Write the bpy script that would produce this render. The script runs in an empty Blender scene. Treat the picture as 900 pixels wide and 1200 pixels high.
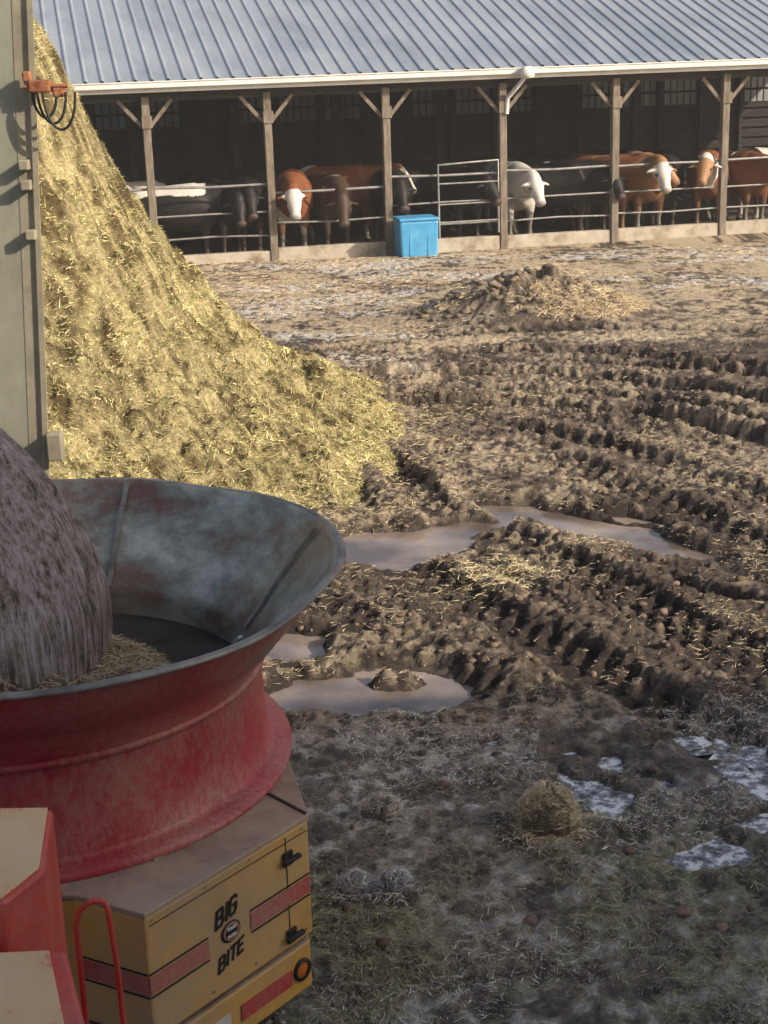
import bpy, bmesh, math, random
import numpy as np
from mathutils import Vector, Matrix
random.seed(7); RNG=np.random.default_rng(11)
S=bpy.context.scene
# ------------------------------------------------------------------ noise
def _h(ix,iy,seed):
    n=(ix.astype(np.int64)*374761393+iy.astype(np.int64)*668265263+seed*974634777)&0xffffffff
    n=((n^(n>>13))*1274126177)&0xffffffff
    n=((n^(n>>16))*2246822519)&0xffffffff
    n=n^(n>>15)
    return (n&0xffffff)/float(0xffffff)
def vn(x,y,seed=0):
    x0=np.floor(x);y0=np.floor(y);fx=x-x0;fy=y-y0
    fx=fx*fx*(3-2*fx);fy=fy*fy*(3-2*fy)
    a=_h(x0,y0,seed);b=_h(x0+1,y0,seed);c=_h(x0,y0+1,seed);d=_h(x0+1,y0+1,seed)
    return (a*(1-fx)+b*fx)*(1-fy)+(c*(1-fx)+d*fx)*fy
def fbm(x,y,o=4,seed=0):
    s=0;a=.5;t=0
    for i in range(o):
        cx=x*math.cos(i*1.1)-y*math.sin(i*1.1);cy=x*math.sin(i*1.1)+y*math.cos(i*1.1)
        s=s+a*vn(cx*2**i+17.3*i,cy*2**i+5.1*i,seed+i);t+=a;a*=.5
    return s/t
def sst(a,b,x):
    t=np.clip((x-a)/(b-a),0,1);return t*t*(3-2*t)
# ------------------------------------------------------------------ helpers
def link(o,parent=None):
    S.collection.objects.link(o)
    if parent: o.parent=parent
    return o
def empty(name,loc=(0,0,0),rz=0):
    e=bpy.data.objects.new(name,None);e.location=loc;e.rotation_euler=(0,0,rz);e.empty_display_size=.2
    return link(e)
def np_obj(name,V,F,mats,col=None,smooth=True,parent=None,mi=None):
    V=np.asarray(V,dtype=np.float32);F=np.asarray(F,dtype=np.int32)
    me=bpy.data.meshes.new(name);n,k=F.shape
    me.vertices.add(len(V));me.vertices.foreach_set('co',V.ravel())
    me.loops.add(n*k);me.loops.foreach_set('vertex_index',F.ravel())
    me.polygons.add(n);me.polygons.foreach_set('loop_start',np.arange(0,n*k,k,dtype=np.int32))
    me.update(calc_edges=True)
    me.polygons.foreach_set('use_smooth',np.full(n,smooth))
    if mi is not None: me.polygons.foreach_set('material_index',np.asarray(mi,dtype=np.int32))
    if col is not None:
        a=me.attributes.new('Col','FLOAT_COLOR','POINT')
        c=np.ones((len(V),4),dtype=np.float32);c[:,:3]=col;a.data.foreach_set('color',c.ravel())
    if not isinstance(mats,(list,tuple)): mats=[mats]
    for m in mats: me.materials.append(m)
    return link(bpy.data.objects.new(name,me),parent)
def py_obj(name,V,F,mats,parent=None,smooth=False,mi=None,bevel=0):
    me=bpy.data.meshes.new(name);me.from_pydata([tuple(v) for v in V],[],F);me.update()
    if not isinstance(mats,(list,tuple)): mats=[mats]
    for m in mats: me.materials.append(m)
    for i,p in enumerate(me.polygons):
        p.use_smooth=smooth
        if mi: p.material_index=mi[i]
    o=link(bpy.data.objects.new(name,me),parent)
    if bevel:
        b=o.modifiers.new('b','BEVEL');b.width=bevel;b.segments=2;b.limit_method='ANGLE'
    return o
def box(name,c,s,mat,parent=None,bevel=0,rot=None):
    x,y,z=[v/2 for v in s]
    V=[Vector((a*x,b*y,d*z)) for a in(-1,1) for b in(-1,1) for d in(-1,1)]
    if rot is not None: V=[rot@v for v in V]
    V=[v+Vector(c) for v in V]
    F=[(0,1,3,2),(4,6,7,5),(0,4,5,1),(2,3,7,6),(0,2,6,4),(1,5,7,3)]
    return py_obj(name,V,F,mat,parent,bevel=bevel)
def beam(name,p,q,w,h,mat,parent=None,bevel=0):
    p=Vector(p);q=Vector(q);d=q-p;L=d.length
    r=d.to_track_quat('X','Z').to_matrix()
    return box(name,(p+q)/2,(L,w,h),mat,parent,bevel,r)
def prism(name,poly,z0,z1,mats,parent=None,bevel=0,topmat=0):
    n=len(poly);V=[(x,y,z0) for x,y in poly]+[(x,y,z1) for x,y in poly]
    F=[tuple(range(n-1,-1,-1)),tuple(range(n,2*n))]+[(i,(i+1)%n,(i+1)%n+n,i+n) for i in range(n)]
    return py_obj(name,V,F,mats,parent,mi=[0,topmat]+[0]*n,bevel=bevel)
def pipe(name,pts,r,mat,parent=None,n=10):
    cu=bpy.data.curves.new(name,'CURVE');cu.dimensions='3D';cu.bevel_depth=r;cu.bevel_resolution=3;cu.use_fill_caps=True
    sp=cu.splines.new('POLY');sp.points.add(len(pts)-1)
    for i,p in enumerate(pts): sp.points[i].co=(*p,1)
    cu.materials.append(mat)
    return link(bpy.data.objects.new(name,cu),parent)
def revolve(name,prof,c,n,mats,mi,parent=None,rot=None):
    V=[];F=[];M=[]
    for i in range(n):
        a=2*math.pi*i/n
        for r,z in prof:
            v=Vector((r*math.cos(a),r*math.sin(a),z))
            if rot is not None: v=rot@v
            V.append(v+Vector(c))
    m=len(prof)
    for i in range(n):
        j=(i+1)%n
        for k in range(m-1):
            F.append((i*m+k,j*m+k,j*m+k+1,i*m+k+1));M.append(mi[k])
    return py_obj(name,V,F,mats,parent,smooth=True,mi=M)
# ------------------------------------------------------------------ materials
def newmat(name):
    m=bpy.data.materials.new(name);m.use_nodes=True;nt=m.node_tree
    return m,nt,nt.nodes['Principled BSDF']
def N(nt,t,**kw):
    n=nt.nodes.new(t)
    for k,v in kw.items(): setattr(n,k,v)
    return n
def mat(name,cols,scale=6,rough=.8,bump=.3,metal=0,detail=8,stops=None,stretch=(1,1,1),bscale=None,spec=.5,dist=.01,dust=0):
    m,nt,b=newmat(name);L=nt.links
    tc=N(nt,'ShaderNodeTexCoord');mp=N(nt,'ShaderNodeMapping');mp.inputs['Scale'].default_value=stretch
    L.new(tc.outputs['Object'],mp.inputs[0])
    no=N(nt,'ShaderNodeTexNoise');no.inputs['Scale'].default_value=scale;no.inputs['Detail'].default_value=detail;no.inputs['Roughness'].default_value=.65
    L.new(mp.outputs[0],no.inputs['Vector'])
    cr=N(nt,'ShaderNodeValToRGB');k=len(cols)
    stops=stops or [.3+.4*i/(max(1,k-1)) for i in range(k)]
    while len(cr.color_ramp.elements)<k: cr.color_ramp.elements.new(.5)
    for i,c in enumerate(cols):
        e=cr.color_ramp.elements[i];e.position=stops[i];e.color=(*c,1)
    L.new(no.outputs['Fac'],cr.inputs[0]);out=cr.outputs[0]
    if dust:
        n3=N(nt,'ShaderNodeTexNoise');n3.inputs['Scale'].default_value=38;n3.inputs['Detail'].default_value=9;n3.inputs['Roughness'].default_value=.8
        L.new(mp.outputs[0],n3.inputs['Vector'])
        n4=N(nt,'ShaderNodeTexNoise');n4.inputs['Scale'].default_value=1.7;n4.inputs['Detail'].default_value=5;L.new(tc.outputs['Object'],n4.inputs['Vector'])
        mu=N(nt,'ShaderNodeMath',operation='MULTIPLY');L.new(n3.outputs[0],mu.inputs[0]);L.new(n4.outputs[0],mu.inputs[1])
        mr=N(nt,'ShaderNodeMapRange');mr.inputs[1].default_value=.18;mr.inputs[2].default_value=.38;mr.inputs[3].default_value=0;mr.inputs[4].default_value=dust
        L.new(mu.outputs[0],mr.inputs[0])
        mx=N(nt,'ShaderNodeMixRGB');mx.inputs[2].default_value=(.46,.38,.29,1);L.new(mr.outputs[0],mx.inputs[0]);L.new(out,mx.inputs[1]);out=mx.outputs[0]
    L.new(out,b.inputs['Base Color'])
    b.inputs['Roughness'].default_value=rough;b.inputs['Metallic'].default_value=metal;b.inputs['Specular IOR Level'].default_value=spec
    if bump:
        n2=N(nt,'ShaderNodeTexNoise');n2.inputs['Scale'].default_value=bscale or scale*5;n2.inputs['Detail'].default_value=6
        L.new(mp.outputs[0],n2.inputs['Vector'])
        bp=N(nt,'ShaderNodeBump');bp.inputs['Strength'].default_value=bump;bp.inputs['Distance'].default_value=dist
        L.new(n2.outputs['Fac'],bp.inputs['Height']);L.new(bp.outputs[0],b.inputs['Normal'])
    return m
def vmat(name,rough=.9,scale=60,bump=.5,dist=.01,lo=.6,hi=1.3,spec=.25):
    m,nt,b=newmat(name);L=nt.links
    at=N(nt,'ShaderNodeAttribute',attribute_name='Col')
    tc=N(nt,'ShaderNodeTexCoord');no=N(nt,'ShaderNodeTexNoise');no.inputs['Scale'].default_value=scale;no.inputs['Detail'].default_value=9;no.inputs['Roughness'].default_value=.75
    L.new(tc.outputs['Object'],no.inputs['Vector'])
    mr=N(nt,'ShaderNodeMapRange');mr.inputs[1].default_value=.3;mr.inputs[2].default_value=.7;mr.inputs[3].default_value=lo;mr.inputs[4].default_value=hi
    L.new(no.outputs['Fac'],mr.inputs[0])
    vm=N(nt,'ShaderNodeVectorMath',operation='SCALE');L.new(at.outputs['Color'],vm.inputs[0]);L.new(mr.outputs[0],vm.inputs['Scale'])
    L.new(vm.outputs[0],b.inputs['Base Color']);b.inputs['Roughness'].default_value=rough;b.inputs['Specular IOR Level'].default_value=spec
    if bump:
        bp=N(nt,'ShaderNodeBump');bp.inputs['Strength'].default_value=bump;bp.inputs['Distance'].default_value=dist
        L.new(no.outputs['Fac'],bp.inputs['Height']);L.new(bp.outputs[0],b.inputs['Normal'])
    return m
M_ground=vmat('mud',rough=.68,scale=24,bump=1,dist=.05,lo=.35,hi=1.65,spec=.4)
M_blade=vmat('straw_strands',rough=.7,scale=3,bump=0,lo=.9,hi=1.1)
M_hay=vmat('chopped_hay',rough=.9,scale=20,bump=1,dist=.08,lo=.25,hi=1.5)
M_cow=vmat('hide',rough=.55,scale=25,bump=.3,lo=.8,hi=1.15)
M_clod=vmat('clod',rough=.9,scale=30,bump=.6,dist=.01)
M_roof=mat('roof_metal',[(.25,.29,.34),(.36,.40,.45),(.44,.47,.51)],scale=1.2,rough=.42,bump=.05,metal=.3,stretch=(1,.25,1))
M_white=mat('gutter_white',[(.62,.6,.56),(.8,.79,.76)],scale=3,rough=.5,bump=.05)
M_wood=mat('post_wood',[(.09,.07,.055),(.19,.15,.115),(.29,.25,.2)],scale=5,stretch=(3,3,.5),rough=.85,bump=.5)
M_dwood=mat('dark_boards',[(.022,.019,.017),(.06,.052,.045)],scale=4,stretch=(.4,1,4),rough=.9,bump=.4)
M_pane=mat('wall_panel',[(.22,.23,.24),(.38,.40,.41)],scale=5,rough=.6,bump=.1)  # pale tone suggests light coming through the barn's back wall panes
M_conc=mat('curb_concrete',[(.2,.165,.12),(.42,.36,.28),(.52,.47,.39)],scale=3,rough=.9,bump=.4)
M_galv=mat('galvanised',[(.18,.17,.16),(.36,.35,.34)],scale=8,rough=.5,bump=.1,metal=.4)
M_rust=mat('rusty_steel',[(.12,.04,.02),(.33,.12,.05),(.42,.22,.12)],scale=14,rough=.8,bump=.4)
M_blk=mat('black_rubber',[(.012,.012,.012),(.035,.033,.03)],scale=10,rough=.6,bump=.1)
M_blue=mat('blue_plastic',[(.05,.26,.50),(.08,.34,.60),(.20,.46,.66)],scale=4,rough=.4,bump=.05,stops=[.3,.6,.8])
M_bed=mat('bedding',[(.04,.03,.02),(.11,.08,.05)],scale=8,rough=.95,bump=.8,dist=.03)
M_ochre=mat('ochre_paint',[(.54,.28,.06),(.78,.44,.09),(.80,.52,.15)],scale=2.2,rough=.45,bump=.08,stops=[.28,.5,.75],dust=.7)
M_deck=mat('dusty_deck',[(.24,.16,.12),(.44,.32,.24),(.58,.46,.35)],scale=2.4,rough=.9,bump=.3,dust=.4,stops=[.35,.5,.68])
M_red=mat('tub_red',[(.34,.02,.032),(.46,.036,.055),(.54,.11,.12)],scale=2.5,rough=.42,bump=.06,stops=[.3,.52,.72],dust=.75,stretch=(1,1,.6))
M_redbr=mat('bright_red',[(.6,.03,.025),(.74,.08,.05),(.76,.24,.15)],scale=6,rough=.45,bump=.06,stops=[.3,.6,.8],dust=.4)
M_stripe=mat('stripe_red',[(.50,.03,.035),(.60,.06,.06)],scale=6,rough=.5,bump=0,dust=.6)
M_beige=mat('faded_panel',[(.74,.10,.06),(.88,.54,.27),(.92,.66,.38)],scale=3.2,rough=.7,bump=.1,stops=[.38,.45,.7])
M_inner=mat('tub_patina',[(.20,.055,.05),(.19,.13,.11),(.27,.30,.265),(.62,.65,.60)],scale=2.6,rough=.36,bump=.15,stops=[.32,.43,.52,.66],stretch=(1,1,1.8),metal=.1,dust=.5)
M_rim=mat('rim_steel',[(.14,.12,.11),(.32,.31,.28),(.22,.06,.055)],scale=5,rough=.5,bump=.1,metal=.2,stops=[.35,.55,.75])
M_dark=mat('dark_inside',[(.02,.017,.014),(.06,.05,.04)],scale=6,rough=.9,bump=.4)
M_panel=mat('weathered_sheet',[(.17,.18,.13),(.28,.28,.21),(.40,.39,.31)],scale=1.6,rough=.7,bump=.1,stretch=(1,1,.6),dust=.4)
M_post2=mat('painted_mast',[(.24,.21,.15),(.42,.37,.26)],scale=5,rough=.7,bump=.2)
M_amber=mat('reflector_amber',[(.6,.16,.02),(.7,.22,.03)],scale=5,rough=.2,bump=0)
# bale net wrap
M_bale,nt,b=newmat('bale_netwrap');L=nt.links
tc=N(nt,'ShaderNodeTexCoord');mp=N(nt,'ShaderNodeMapping');mp.inputs['Scale'].default_value=(1,1,.07);L.new(tc.outputs['Object'],mp.inputs[0])
n1=N(nt,'ShaderNodeTexNoise');n1.inputs['Scale'].default_value=46;n1.inputs['Detail'].default_value=9;n1.inputs['Roughness'].default_value=.8;L.new(mp.outputs[0],n1.inputs[0])
n0=N(nt,'ShaderNodeTexNoise');n0.inputs['Scale'].default_value=7.0;n0.inputs['Detail'].default_value=9;n0.inputs['Roughness'].default_value=.7;L.new(tc.outputs['Object'],n0.inputs[0])
ad2=N(nt,'ShaderNodeMath',operation='MULTIPLY_ADD');L.new(n0.outputs[0],ad2.inputs[0]);ad2.inputs[1].default_value=.40;L.new(n1.outputs[0],ad2.inputs[2])
cr=N(nt,'ShaderNodeValToRGB')
for e,(p,c) in zip([cr.color_ramp.elements[0],cr.color_ramp.elements[1],cr.color_ramp.elements.new(.67),cr.color_ramp.elements.new(.735)],[(.58,(.07,.05,.045)),(.82,(.92,.86,.86)),(.67,(.33,.27,.22)),(.735,(.56,.46,.49))]):
    e.position=p;e.color=(*c,1)
L.new(ad2.outputs[0],cr.inputs[0]);L.new(cr.outputs[0],b.inputs['Base Color']);b.inputs['Roughness'].default_value=.45
bp=N(nt,'ShaderNodeBump');bp.inputs['Strength'].default_value=1;bp.inputs['Distance'].default_value=.04;L.new(ad2.outputs[0],bp.inputs['Height']);L.new(bp.outputs[0],b.inputs['Normal'])
# water
M_water,nt,b=newmat('puddle_water');L=nt.links
tc=N(nt,'ShaderNodeTexCoord');n1=N(nt,'ShaderNodeTexNoise');n1.inputs['Scale'].default_value=1.6;n1.inputs['Detail'].default_value=6;L.new(tc.outputs['Object'],n1.inputs[0])
cr=N(nt,'ShaderNodeValToRGB');cr.color_ramp.elements[0].position=.4;cr.color_ramp.elements[0].color=(.13,.10,.085,1);cr.color_ramp.elements[1].position=.68;cr.color_ramp.elements[1].color=(.38,.30,.25,1)
L.new(n1.outputs[0],cr.inputs[0]);L.new(cr.outputs[0],b.inputs['Base Color']);b.inputs['Roughness'].default_value=.04;b.inputs['IOR'].default_value=1.6
n2=N(nt,'ShaderNodeTexNoise');n2.inputs['Scale'].default_value=7;L.new(tc.outputs['Object'],n2.inputs[0])
bp=N(nt,'ShaderNodeBump');bp.inputs['Strength'].default_value=.08;bp.inputs['Distance'].default_value=.01;L.new(n2.outputs[0],bp.inputs['Height']);L.new(bp.outputs[0],b.inputs['Normal'])
M_ice=mat('ice',[(.10,.10,.105),(.32,.34,.38),(.9,.92,.94)],scale=11,rough=.1,bump=.7,stops=[.40,.50,.57],dist=.02,detail=10)
# ------------------------------------------------------------------ ground
WATER=-.055
def catm(P,n=10):
    P=[np.array(p,float) for p in P];P=[2*P[0]-P[1]]+P+[2*P[-1]-P[-2]];o=[]
    for i in range(1,len(P)-2):
        for k in range(n):
            t=k/n;a,b_,c,d=P[i-1:i+3]
            o.append(.5*((2*b_)+(-a+c)*t+(2*a-5*b_+4*c-d)*t*t+(-a+3*b_-3*c+d)*t**3))
    o.append(P[-2]);return np.array(o)
TR=[([(.3,13.6),(.81,12.75),(1.64,11.2),(2.49,9.4),(3.6,7.6)],.52,.065),
    ([(-.3,12.4),(.19,11.5),(.9,10.3),(1.7,8.8),(2.5,7.2)],.52,.065),
    ([(-.9,11.3),(-.3,10.6),(.3,9.7),(.9,8.7)],.42,.04),
    ([(.9,12.0),(1.7,10.6),(2.6,8.5)],.3,.035),
    ([(1.5,15.2),(1.99,14.3),(3.07,11.9),(4.0,9.6)],.5,.065),
    ([(-1.5,18.5),(0,18.9),(2.2,18.8),(4.3,16.8),(6.5,13.5)],.5,.13),
    ([(-.6,17.2),(.5,17.35),(2.4,16.8),(3.9,15.1),(5.2,12.8)],.5,.13),
    ([(-.2,18.0),(1.2,18.1),(2.8,17.4),(4.2,15.7),(5.6,13.2)],.3,.07),
    ([(-.4,16.2),(0,15),(.3,13.9),(.55,12.9)],.4,.08),
    ([(-1.1,16.0),(-.7,15),(-.3,13.7),(-.1,12.9)],.35,.05),
    ([(.4,20.2),(2.2,20.3),(4.5,18.9),(7,16)],.45,.10),
    ([(1.0,19.6),(2.6,19.5),(4.9,17.9),(7,15)],.3,.06),
    ([(.9,16.3),(2,15.6),(3.2,13.8),(4.4,11.2)],.45,.07),
    ([(-1.3,20.4),(.8,21.6),(4,21.6),(8,19.5)],.5,.05)]
PUD=[(.08,12.45,.72,.62,0),(1.75,12.72,1.42,.36,-.80),(-.15,9.38,.74,.44,.0),(-.75,10.2,.34,.32,.3),(.75,12.95,.5,.22,0),(.6,12.2,.5,.12,-.3),(2.6,10.9,.5,.09,-.9),(2.2,12.9,.4,.1,-.9)]
ICE=[(1.12,7.72,.17,.30,.3),(1.65,7.1,.26,.18,0),(2.08,7.85,.20,.34,.2),(1.72,8.35,.20,.10,0),(1.3,7.25,.16,.08,.2),(1.30,8.15,.07,.14,.3),(1.5,7.85,.06,.12,.2),(1.02,8.25,.12,.05,0),(.95,7.95,.05,.12,.2),(1.95,7.35,.13,.07,.3),(2.3,7.3,.1,.12,.3),(.55,8.45,.1,.04,.1)]
def ell(x,y,e,warp=.35,seed=40,fq=2.2):
    cx,cy,a,b_,r=e
    wx=(fbm(x*fq,y*fq,4,seed)-.5)*warp;wy=(fbm(x*fq+9,y*fq,4,seed+5)-.5)*warp
    dx=x-cx+wx;dy=y-cy+wy;c,s=math.cos(r),math.sin(r)
    return np.sqrt(((dx*c+dy*s)/a)**2+((-dx*s+dy*c)/b_)**2)
def ground(x,y):
    x=np.asarray(x,float);y=np.asarray(y,float)
    near=(np.abs(x)<14)&(y>0)&(y<34)
    h=.05+.06*(fbm(x*.3,y*.3,3,1)-.5)
    mud=sst(8.2,9.6,y)*(1-sst(19.5,22.5,y+2*(fbm(x*.4,y*.4,3,7)-.5)))
    patch=sst(.35,.62,fbm(x*.55,y*.55,3,3))
    mud=mud*(.35+.65*patch)
    mud=np.where(near,mud,0)
    b1=np.abs(fbm(x*2.1,y*2.1,4,11)-.5)*2;b2=np.abs(fbm(x*6.5,y*6.5,4,12)-.5)*2
    b3=fbm(x*17,y*17,3,13);b4=fbm(x*4.5,y*4.5,4,14);b5=np.abs(fbm(x*11,y*11,3,15)-.5)*2
    fg=1-sst(8.3,9.2,y)
    h=h+(.45+mud)*(.03*(b1-.2)+.03*(b2-.25)+.045*(b4-.5)+.04*(b3-.5)+.035*(.3-b5))
    h=h+.012*(b3-.5)+fg*(.03*(b3-.5)+.03*(b4-.5))
    tm=np.zeros_like(h)
    for P,w,dep in TR:
        C=catm(P,8)
        sel=near&(x>C[:,0].min()-1)&(x<C[:,0].max()+1)&(y>C[:,1].min()-1)&(y<C[:,1].max()+1)
        if not sel.any(): continue
        px=x[sel];py=y[sel];bd=np.full(px.shape,9.);bs=np.zeros(px.shape);sg=np.zeros(px.shape);acc=0
        for i in range(len(C)-1):
            a=C[i];d=C[i+1]-a;Ls=np.hypot(*d);d=d/Ls
            t=np.clip((px-a[0])*d[0]+(py-a[1])*d[1],0,Ls)
            ex=px-a[0]-d[0]*t;ey=py-a[1]-d[1]*t;q=np.hypot(ex,ey);m=q<bd
            bd=np.where(m,q,bd);bs=np.where(m,acc+t,bs);sg=np.where(m,np.sign(d[0]*ey-d[1]*ex),sg);acc+=Ls
        en=sst(0,.8,bs)*sst(acc,acc-.8,bs)
        bdw=bd+(fbm(px*2.0,py*2.0,4,21)-.5)*.16+(b3[sel]-.5)*.05
        ins=(1-sst(w*.38,w*.56,bdw));berm=np.exp(-((bdw-w*.68)/.13)**2)
        fade=(.45+.8*sst(.3,.65,fbm(px*.7,py*.7,2,22)))*en
        lug=sst(.3,.75,.5+.5*np.sin(2*math.pi*(bs/.21+bd*2.4+(sg>0)*.5)+1.4*(b4[sel]-.5)))
        hh=h[sel]
        hh=hh*(1-.55*ins*en)+fade*(-dep*ins+ins*lug*.055*(.7+.6*b3[sel])+berm*dep*.55*(.6+.4*b4[sel]+.8*(b3[sel]-.3)+.4*b5[sel]))
        h[sel]=hh;tm[sel]=np.maximum(tm[sel],np.maximum(ins*(1-.6*lug),berm*.4)*en)
    wet=np.zeros_like(h)
    h=np.maximum(h,-.045+.02*b3)
    for e in PUD:
        q=ell(x,y,e);m=1-sst(.72,1.18,q)
        h=h*(1-m)+m*(-.12+.05*b1+.02*b3)
        wet=np.maximum(wet,1-sst(.9,1.7,q))
    for e in ICE:
        q=ell(x,y,e,.3,50,4);m=1-sst(.5,1.25,q)
        h=h*(1-m)+m*(-.03+.06*b2+.045*(b3-.5)+.045*(b4-.4))
    h=h+.17*np.exp(-(((x-.07)/.2)**2+((y-9.55)/.11)**2))*(.6+b2)
    q=np.sqrt(((x-2.35)/1.9)**2+((y-23.4)/1.45)**2)
    h=h+.76*(1-sst(0,1.15,q))*(.4+.5*b1+.6*b4)*(near)
    h=np.where((y>29.8)&near,h*(1-sst(29.8,30.4,y)),h)
    return h,mud,tm,wet,b1,b2,b3
def gcol(x,y,h,mud,tm,wet,b1,b2,b3):
    C=lambda *c:np.array(c)[None,:]
    f1=fbm(x*.8,y*.8,4,61)[:,None];f2=fbm(x*5,y*5,4,62)[:,None];f3=fbm(x*14,y*14,3,63)[:,None]
    dark=C(.055,.038,.029);mid=C(.155,.112,.080);dry=C(.36,.275,.20);tan=C(.54,.43,.29);frost=C(.70,.68,.67);gr=C(.36,.355,.225)
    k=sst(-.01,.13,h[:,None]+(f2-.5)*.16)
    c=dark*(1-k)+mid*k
    k2=sst(.47,.60,f3*.45+f2*.30+f1*.25)*(.3+.7*k);c=c*(1-k2)+dry*k2
    far=sst(19.3,23,y[:,None]+6*(f1-.5));kf=far*sst(.41,.55,f2*.4+f3*.3+f1*.3)*.95;c=c*(1-kf)+tan*kf
    st=sst(.47,.6,f1)*sst(.44,.6,f3)*.7;c=c*(1-st)+tan*st
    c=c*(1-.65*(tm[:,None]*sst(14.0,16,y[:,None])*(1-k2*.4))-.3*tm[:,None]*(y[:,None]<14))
    nearz=1-sst(7.9,9.2,y[:,None]+(f1-.5))
    cn=C(.125,.105,.092)*(1-k)+C(.33,.295,.26)*k
    cn=cn*(.5+.95*f1)*(.35+1.35*f3)
    c=c*(1-nearz)+cn*nearz
    kg=nearz*(1-sst(6.5,7.8,y[:,None]+(f1-.5)*2))*sst(.42,.58,f2*.5+f3*.5)*.85;c=c*(1-kg)+gr*kg
    kfz=nearz*sst(.50,.60,f2*.5+f1*.5)*sst(.47,.58,f3)*.9;c=c*(1-kfz)+frost*kfz
    kf2=sst(.55,.65,fbm(x*.55+3,y*1.1,3,71)[:,None])*sst(.45,.6,f3)*far*.8;c=c*(1-kf2)+frost*kf2
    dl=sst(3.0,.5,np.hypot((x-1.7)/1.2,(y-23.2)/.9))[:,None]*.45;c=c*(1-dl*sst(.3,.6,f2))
    w=wet[:,None]*(1-sst(-.05,.06,h[:,None]))*.8;c=c*(1-w)+C(.055,.040,.032)*w
    return c
xs=np.concatenate([-np.geomspace(400,7.3,26),np.arange(-7,-2,.05),np.arange(-2,3.6,.018),np.arange(3.6,9.5,.04),np.geomspace(9.8,400,26)])
ys=np.concatenate([-np.geomspace(300,2,14),np.arange(0,4.5,.2),np.arange(4.5,14,.020),np.arange(14,24,.038),np.arange(24,31,.08),np.geomspace(31.3,900,30)])
X,Y=np.meshgrid(xs,ys);x=X.ravel();y=Y.ravel()
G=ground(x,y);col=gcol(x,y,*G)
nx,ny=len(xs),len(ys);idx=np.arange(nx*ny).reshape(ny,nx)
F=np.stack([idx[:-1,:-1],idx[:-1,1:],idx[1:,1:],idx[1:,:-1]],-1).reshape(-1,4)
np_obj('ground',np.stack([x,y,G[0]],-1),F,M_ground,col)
py_obj('puddle_water',[(-1.6,8.7,WATER),(3.4,8.7,WATER),(3.4,14.4,WATER),(-1.6,14.4,WATER)],[(0,1,2,3)],M_water)
ice=empty('ice')
for i_,e in enumerate(ICE):
    a=np.linspace(0,2*math.pi,28,endpoint=False)
    V=[(e[0]+1.45*e[2]*math.cos(t),e[1]+1.45*e[3]*math.sin(t),.005+.0007*i_) for t in a]
    py_obj('ice_patch',V,[tuple(range(28))],M_ice,ice)
# ------------------------------------------------------------------ strands
def blades(name,P,Nrm,L,W,col,mat_=M_blade,up=.25,parent=None):
    n=len(P);a=RNG.random(n)*2*math.pi
    d=np.stack([np.cos(a),np.sin(a),np.zeros(n)],-1)
    if Nrm is not None:
        d=d-Nrm*np.sum(d*Nrm,1)[:,None]
        d=d+Nrm*(RNG.random(n)*up)[:,None]
    else: d[:,2]=RNG.random(n)*up
    d/=np.linalg.norm(d,axis=1)[:,None]
    r=RNG.normal(size=(n,3));s=np.cross(d,r);s/=np.linalg.norm(s,axis=1)[:,None]
    L=(L*(.5+RNG.random(n)))[:,None];W=np.broadcast_to(np.asarray(W,float).reshape(-1,1),(n,1))
    A=P-d*L*.5+s*W*.5;B=P-d*L*.5-s*W*.5;Cc=P+d*L*.5
    V=np.stack([A,B,Cc],1).reshape(-1,3);F=np.arange(3*n).reshape(n,3)
    return np_obj(name,V,F,mat_,np.repeat(col,3,0),smooth=False,parent=parent)
def tint(n,base,var=.3):
    b_=np.array(base)[None,:]*(1-var+2*var*RNG.random((n,1)))
    return b_*(1+.12*(RNG.random((n,3))-.5))
def litter(name,n,x0,x1,y0,y1,dens,L,W,base,up=.3):
    px=x0+(x1-x0)*RNG.random(n);py=y0+(y1-y0)*RNG.random(n)
    keep=RNG.random(n)<dens(px,py);px=px[keep];py=py[keep]
    g=ground(px,py);ok=(g[0]>WATER+.01);px=px[ok];py=py[ok];z=g[0][ok]
    return blades(name,np.stack([px,py,z+.006],-1),None,L,W,tint(len(px),base,.45),up=up)
litter('straw_litter',60000,-6,8.5,18.5,30.3,lambda x,y:sst(.40,.60,fbm(x*.9,y*.9,3,81))*(.25+.75*sst(20.5,24,y)),.12,.008,(.62,.50,.33))
litter('straw_litter',80000,-2.5,5,8.9,18,lambda x,y:.06+sst(.46,.62,fbm(x*1.3,y*1.3,4,82))*.9,.07,.005,(.60,.49,.31))
litter('frosted_grass',80000,-1.2,3,4.6,9.2,lambda x,y:sst(.38,.6,fbm(x*2.3,y*2.3,3,83))*.8,.055,.0035,(.48,.43,.33),up=.9)
litter('frosted_grass',64000,-1.2,2.2,4.6,7.4,lambda x,y:sst(.38,.6,fbm(x*2,y*2,3,84))*(1-sst(6.2,7.4,y)),.06,.0038,(.46,.46,.28),up=1.0)
litter('frosted_grass',32000,-.6,3,5.0,8.9,lambda x,y:sst(.50,.62,fbm(x*1.6,y*1.6,4,85)),.05,.0038,(.85,.83,.80),up=.9)
bm=bmesh.new();bmesh.ops.create_icosphere(bm,subdivisions=2,radius=1);bm.verts.ensure_lookup_table()
IV=np.array([v.co[:] for v in bm.verts]);IF=np.array([[v.index for v in f.verts] for f in bm.faces]);bm.free()
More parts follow.
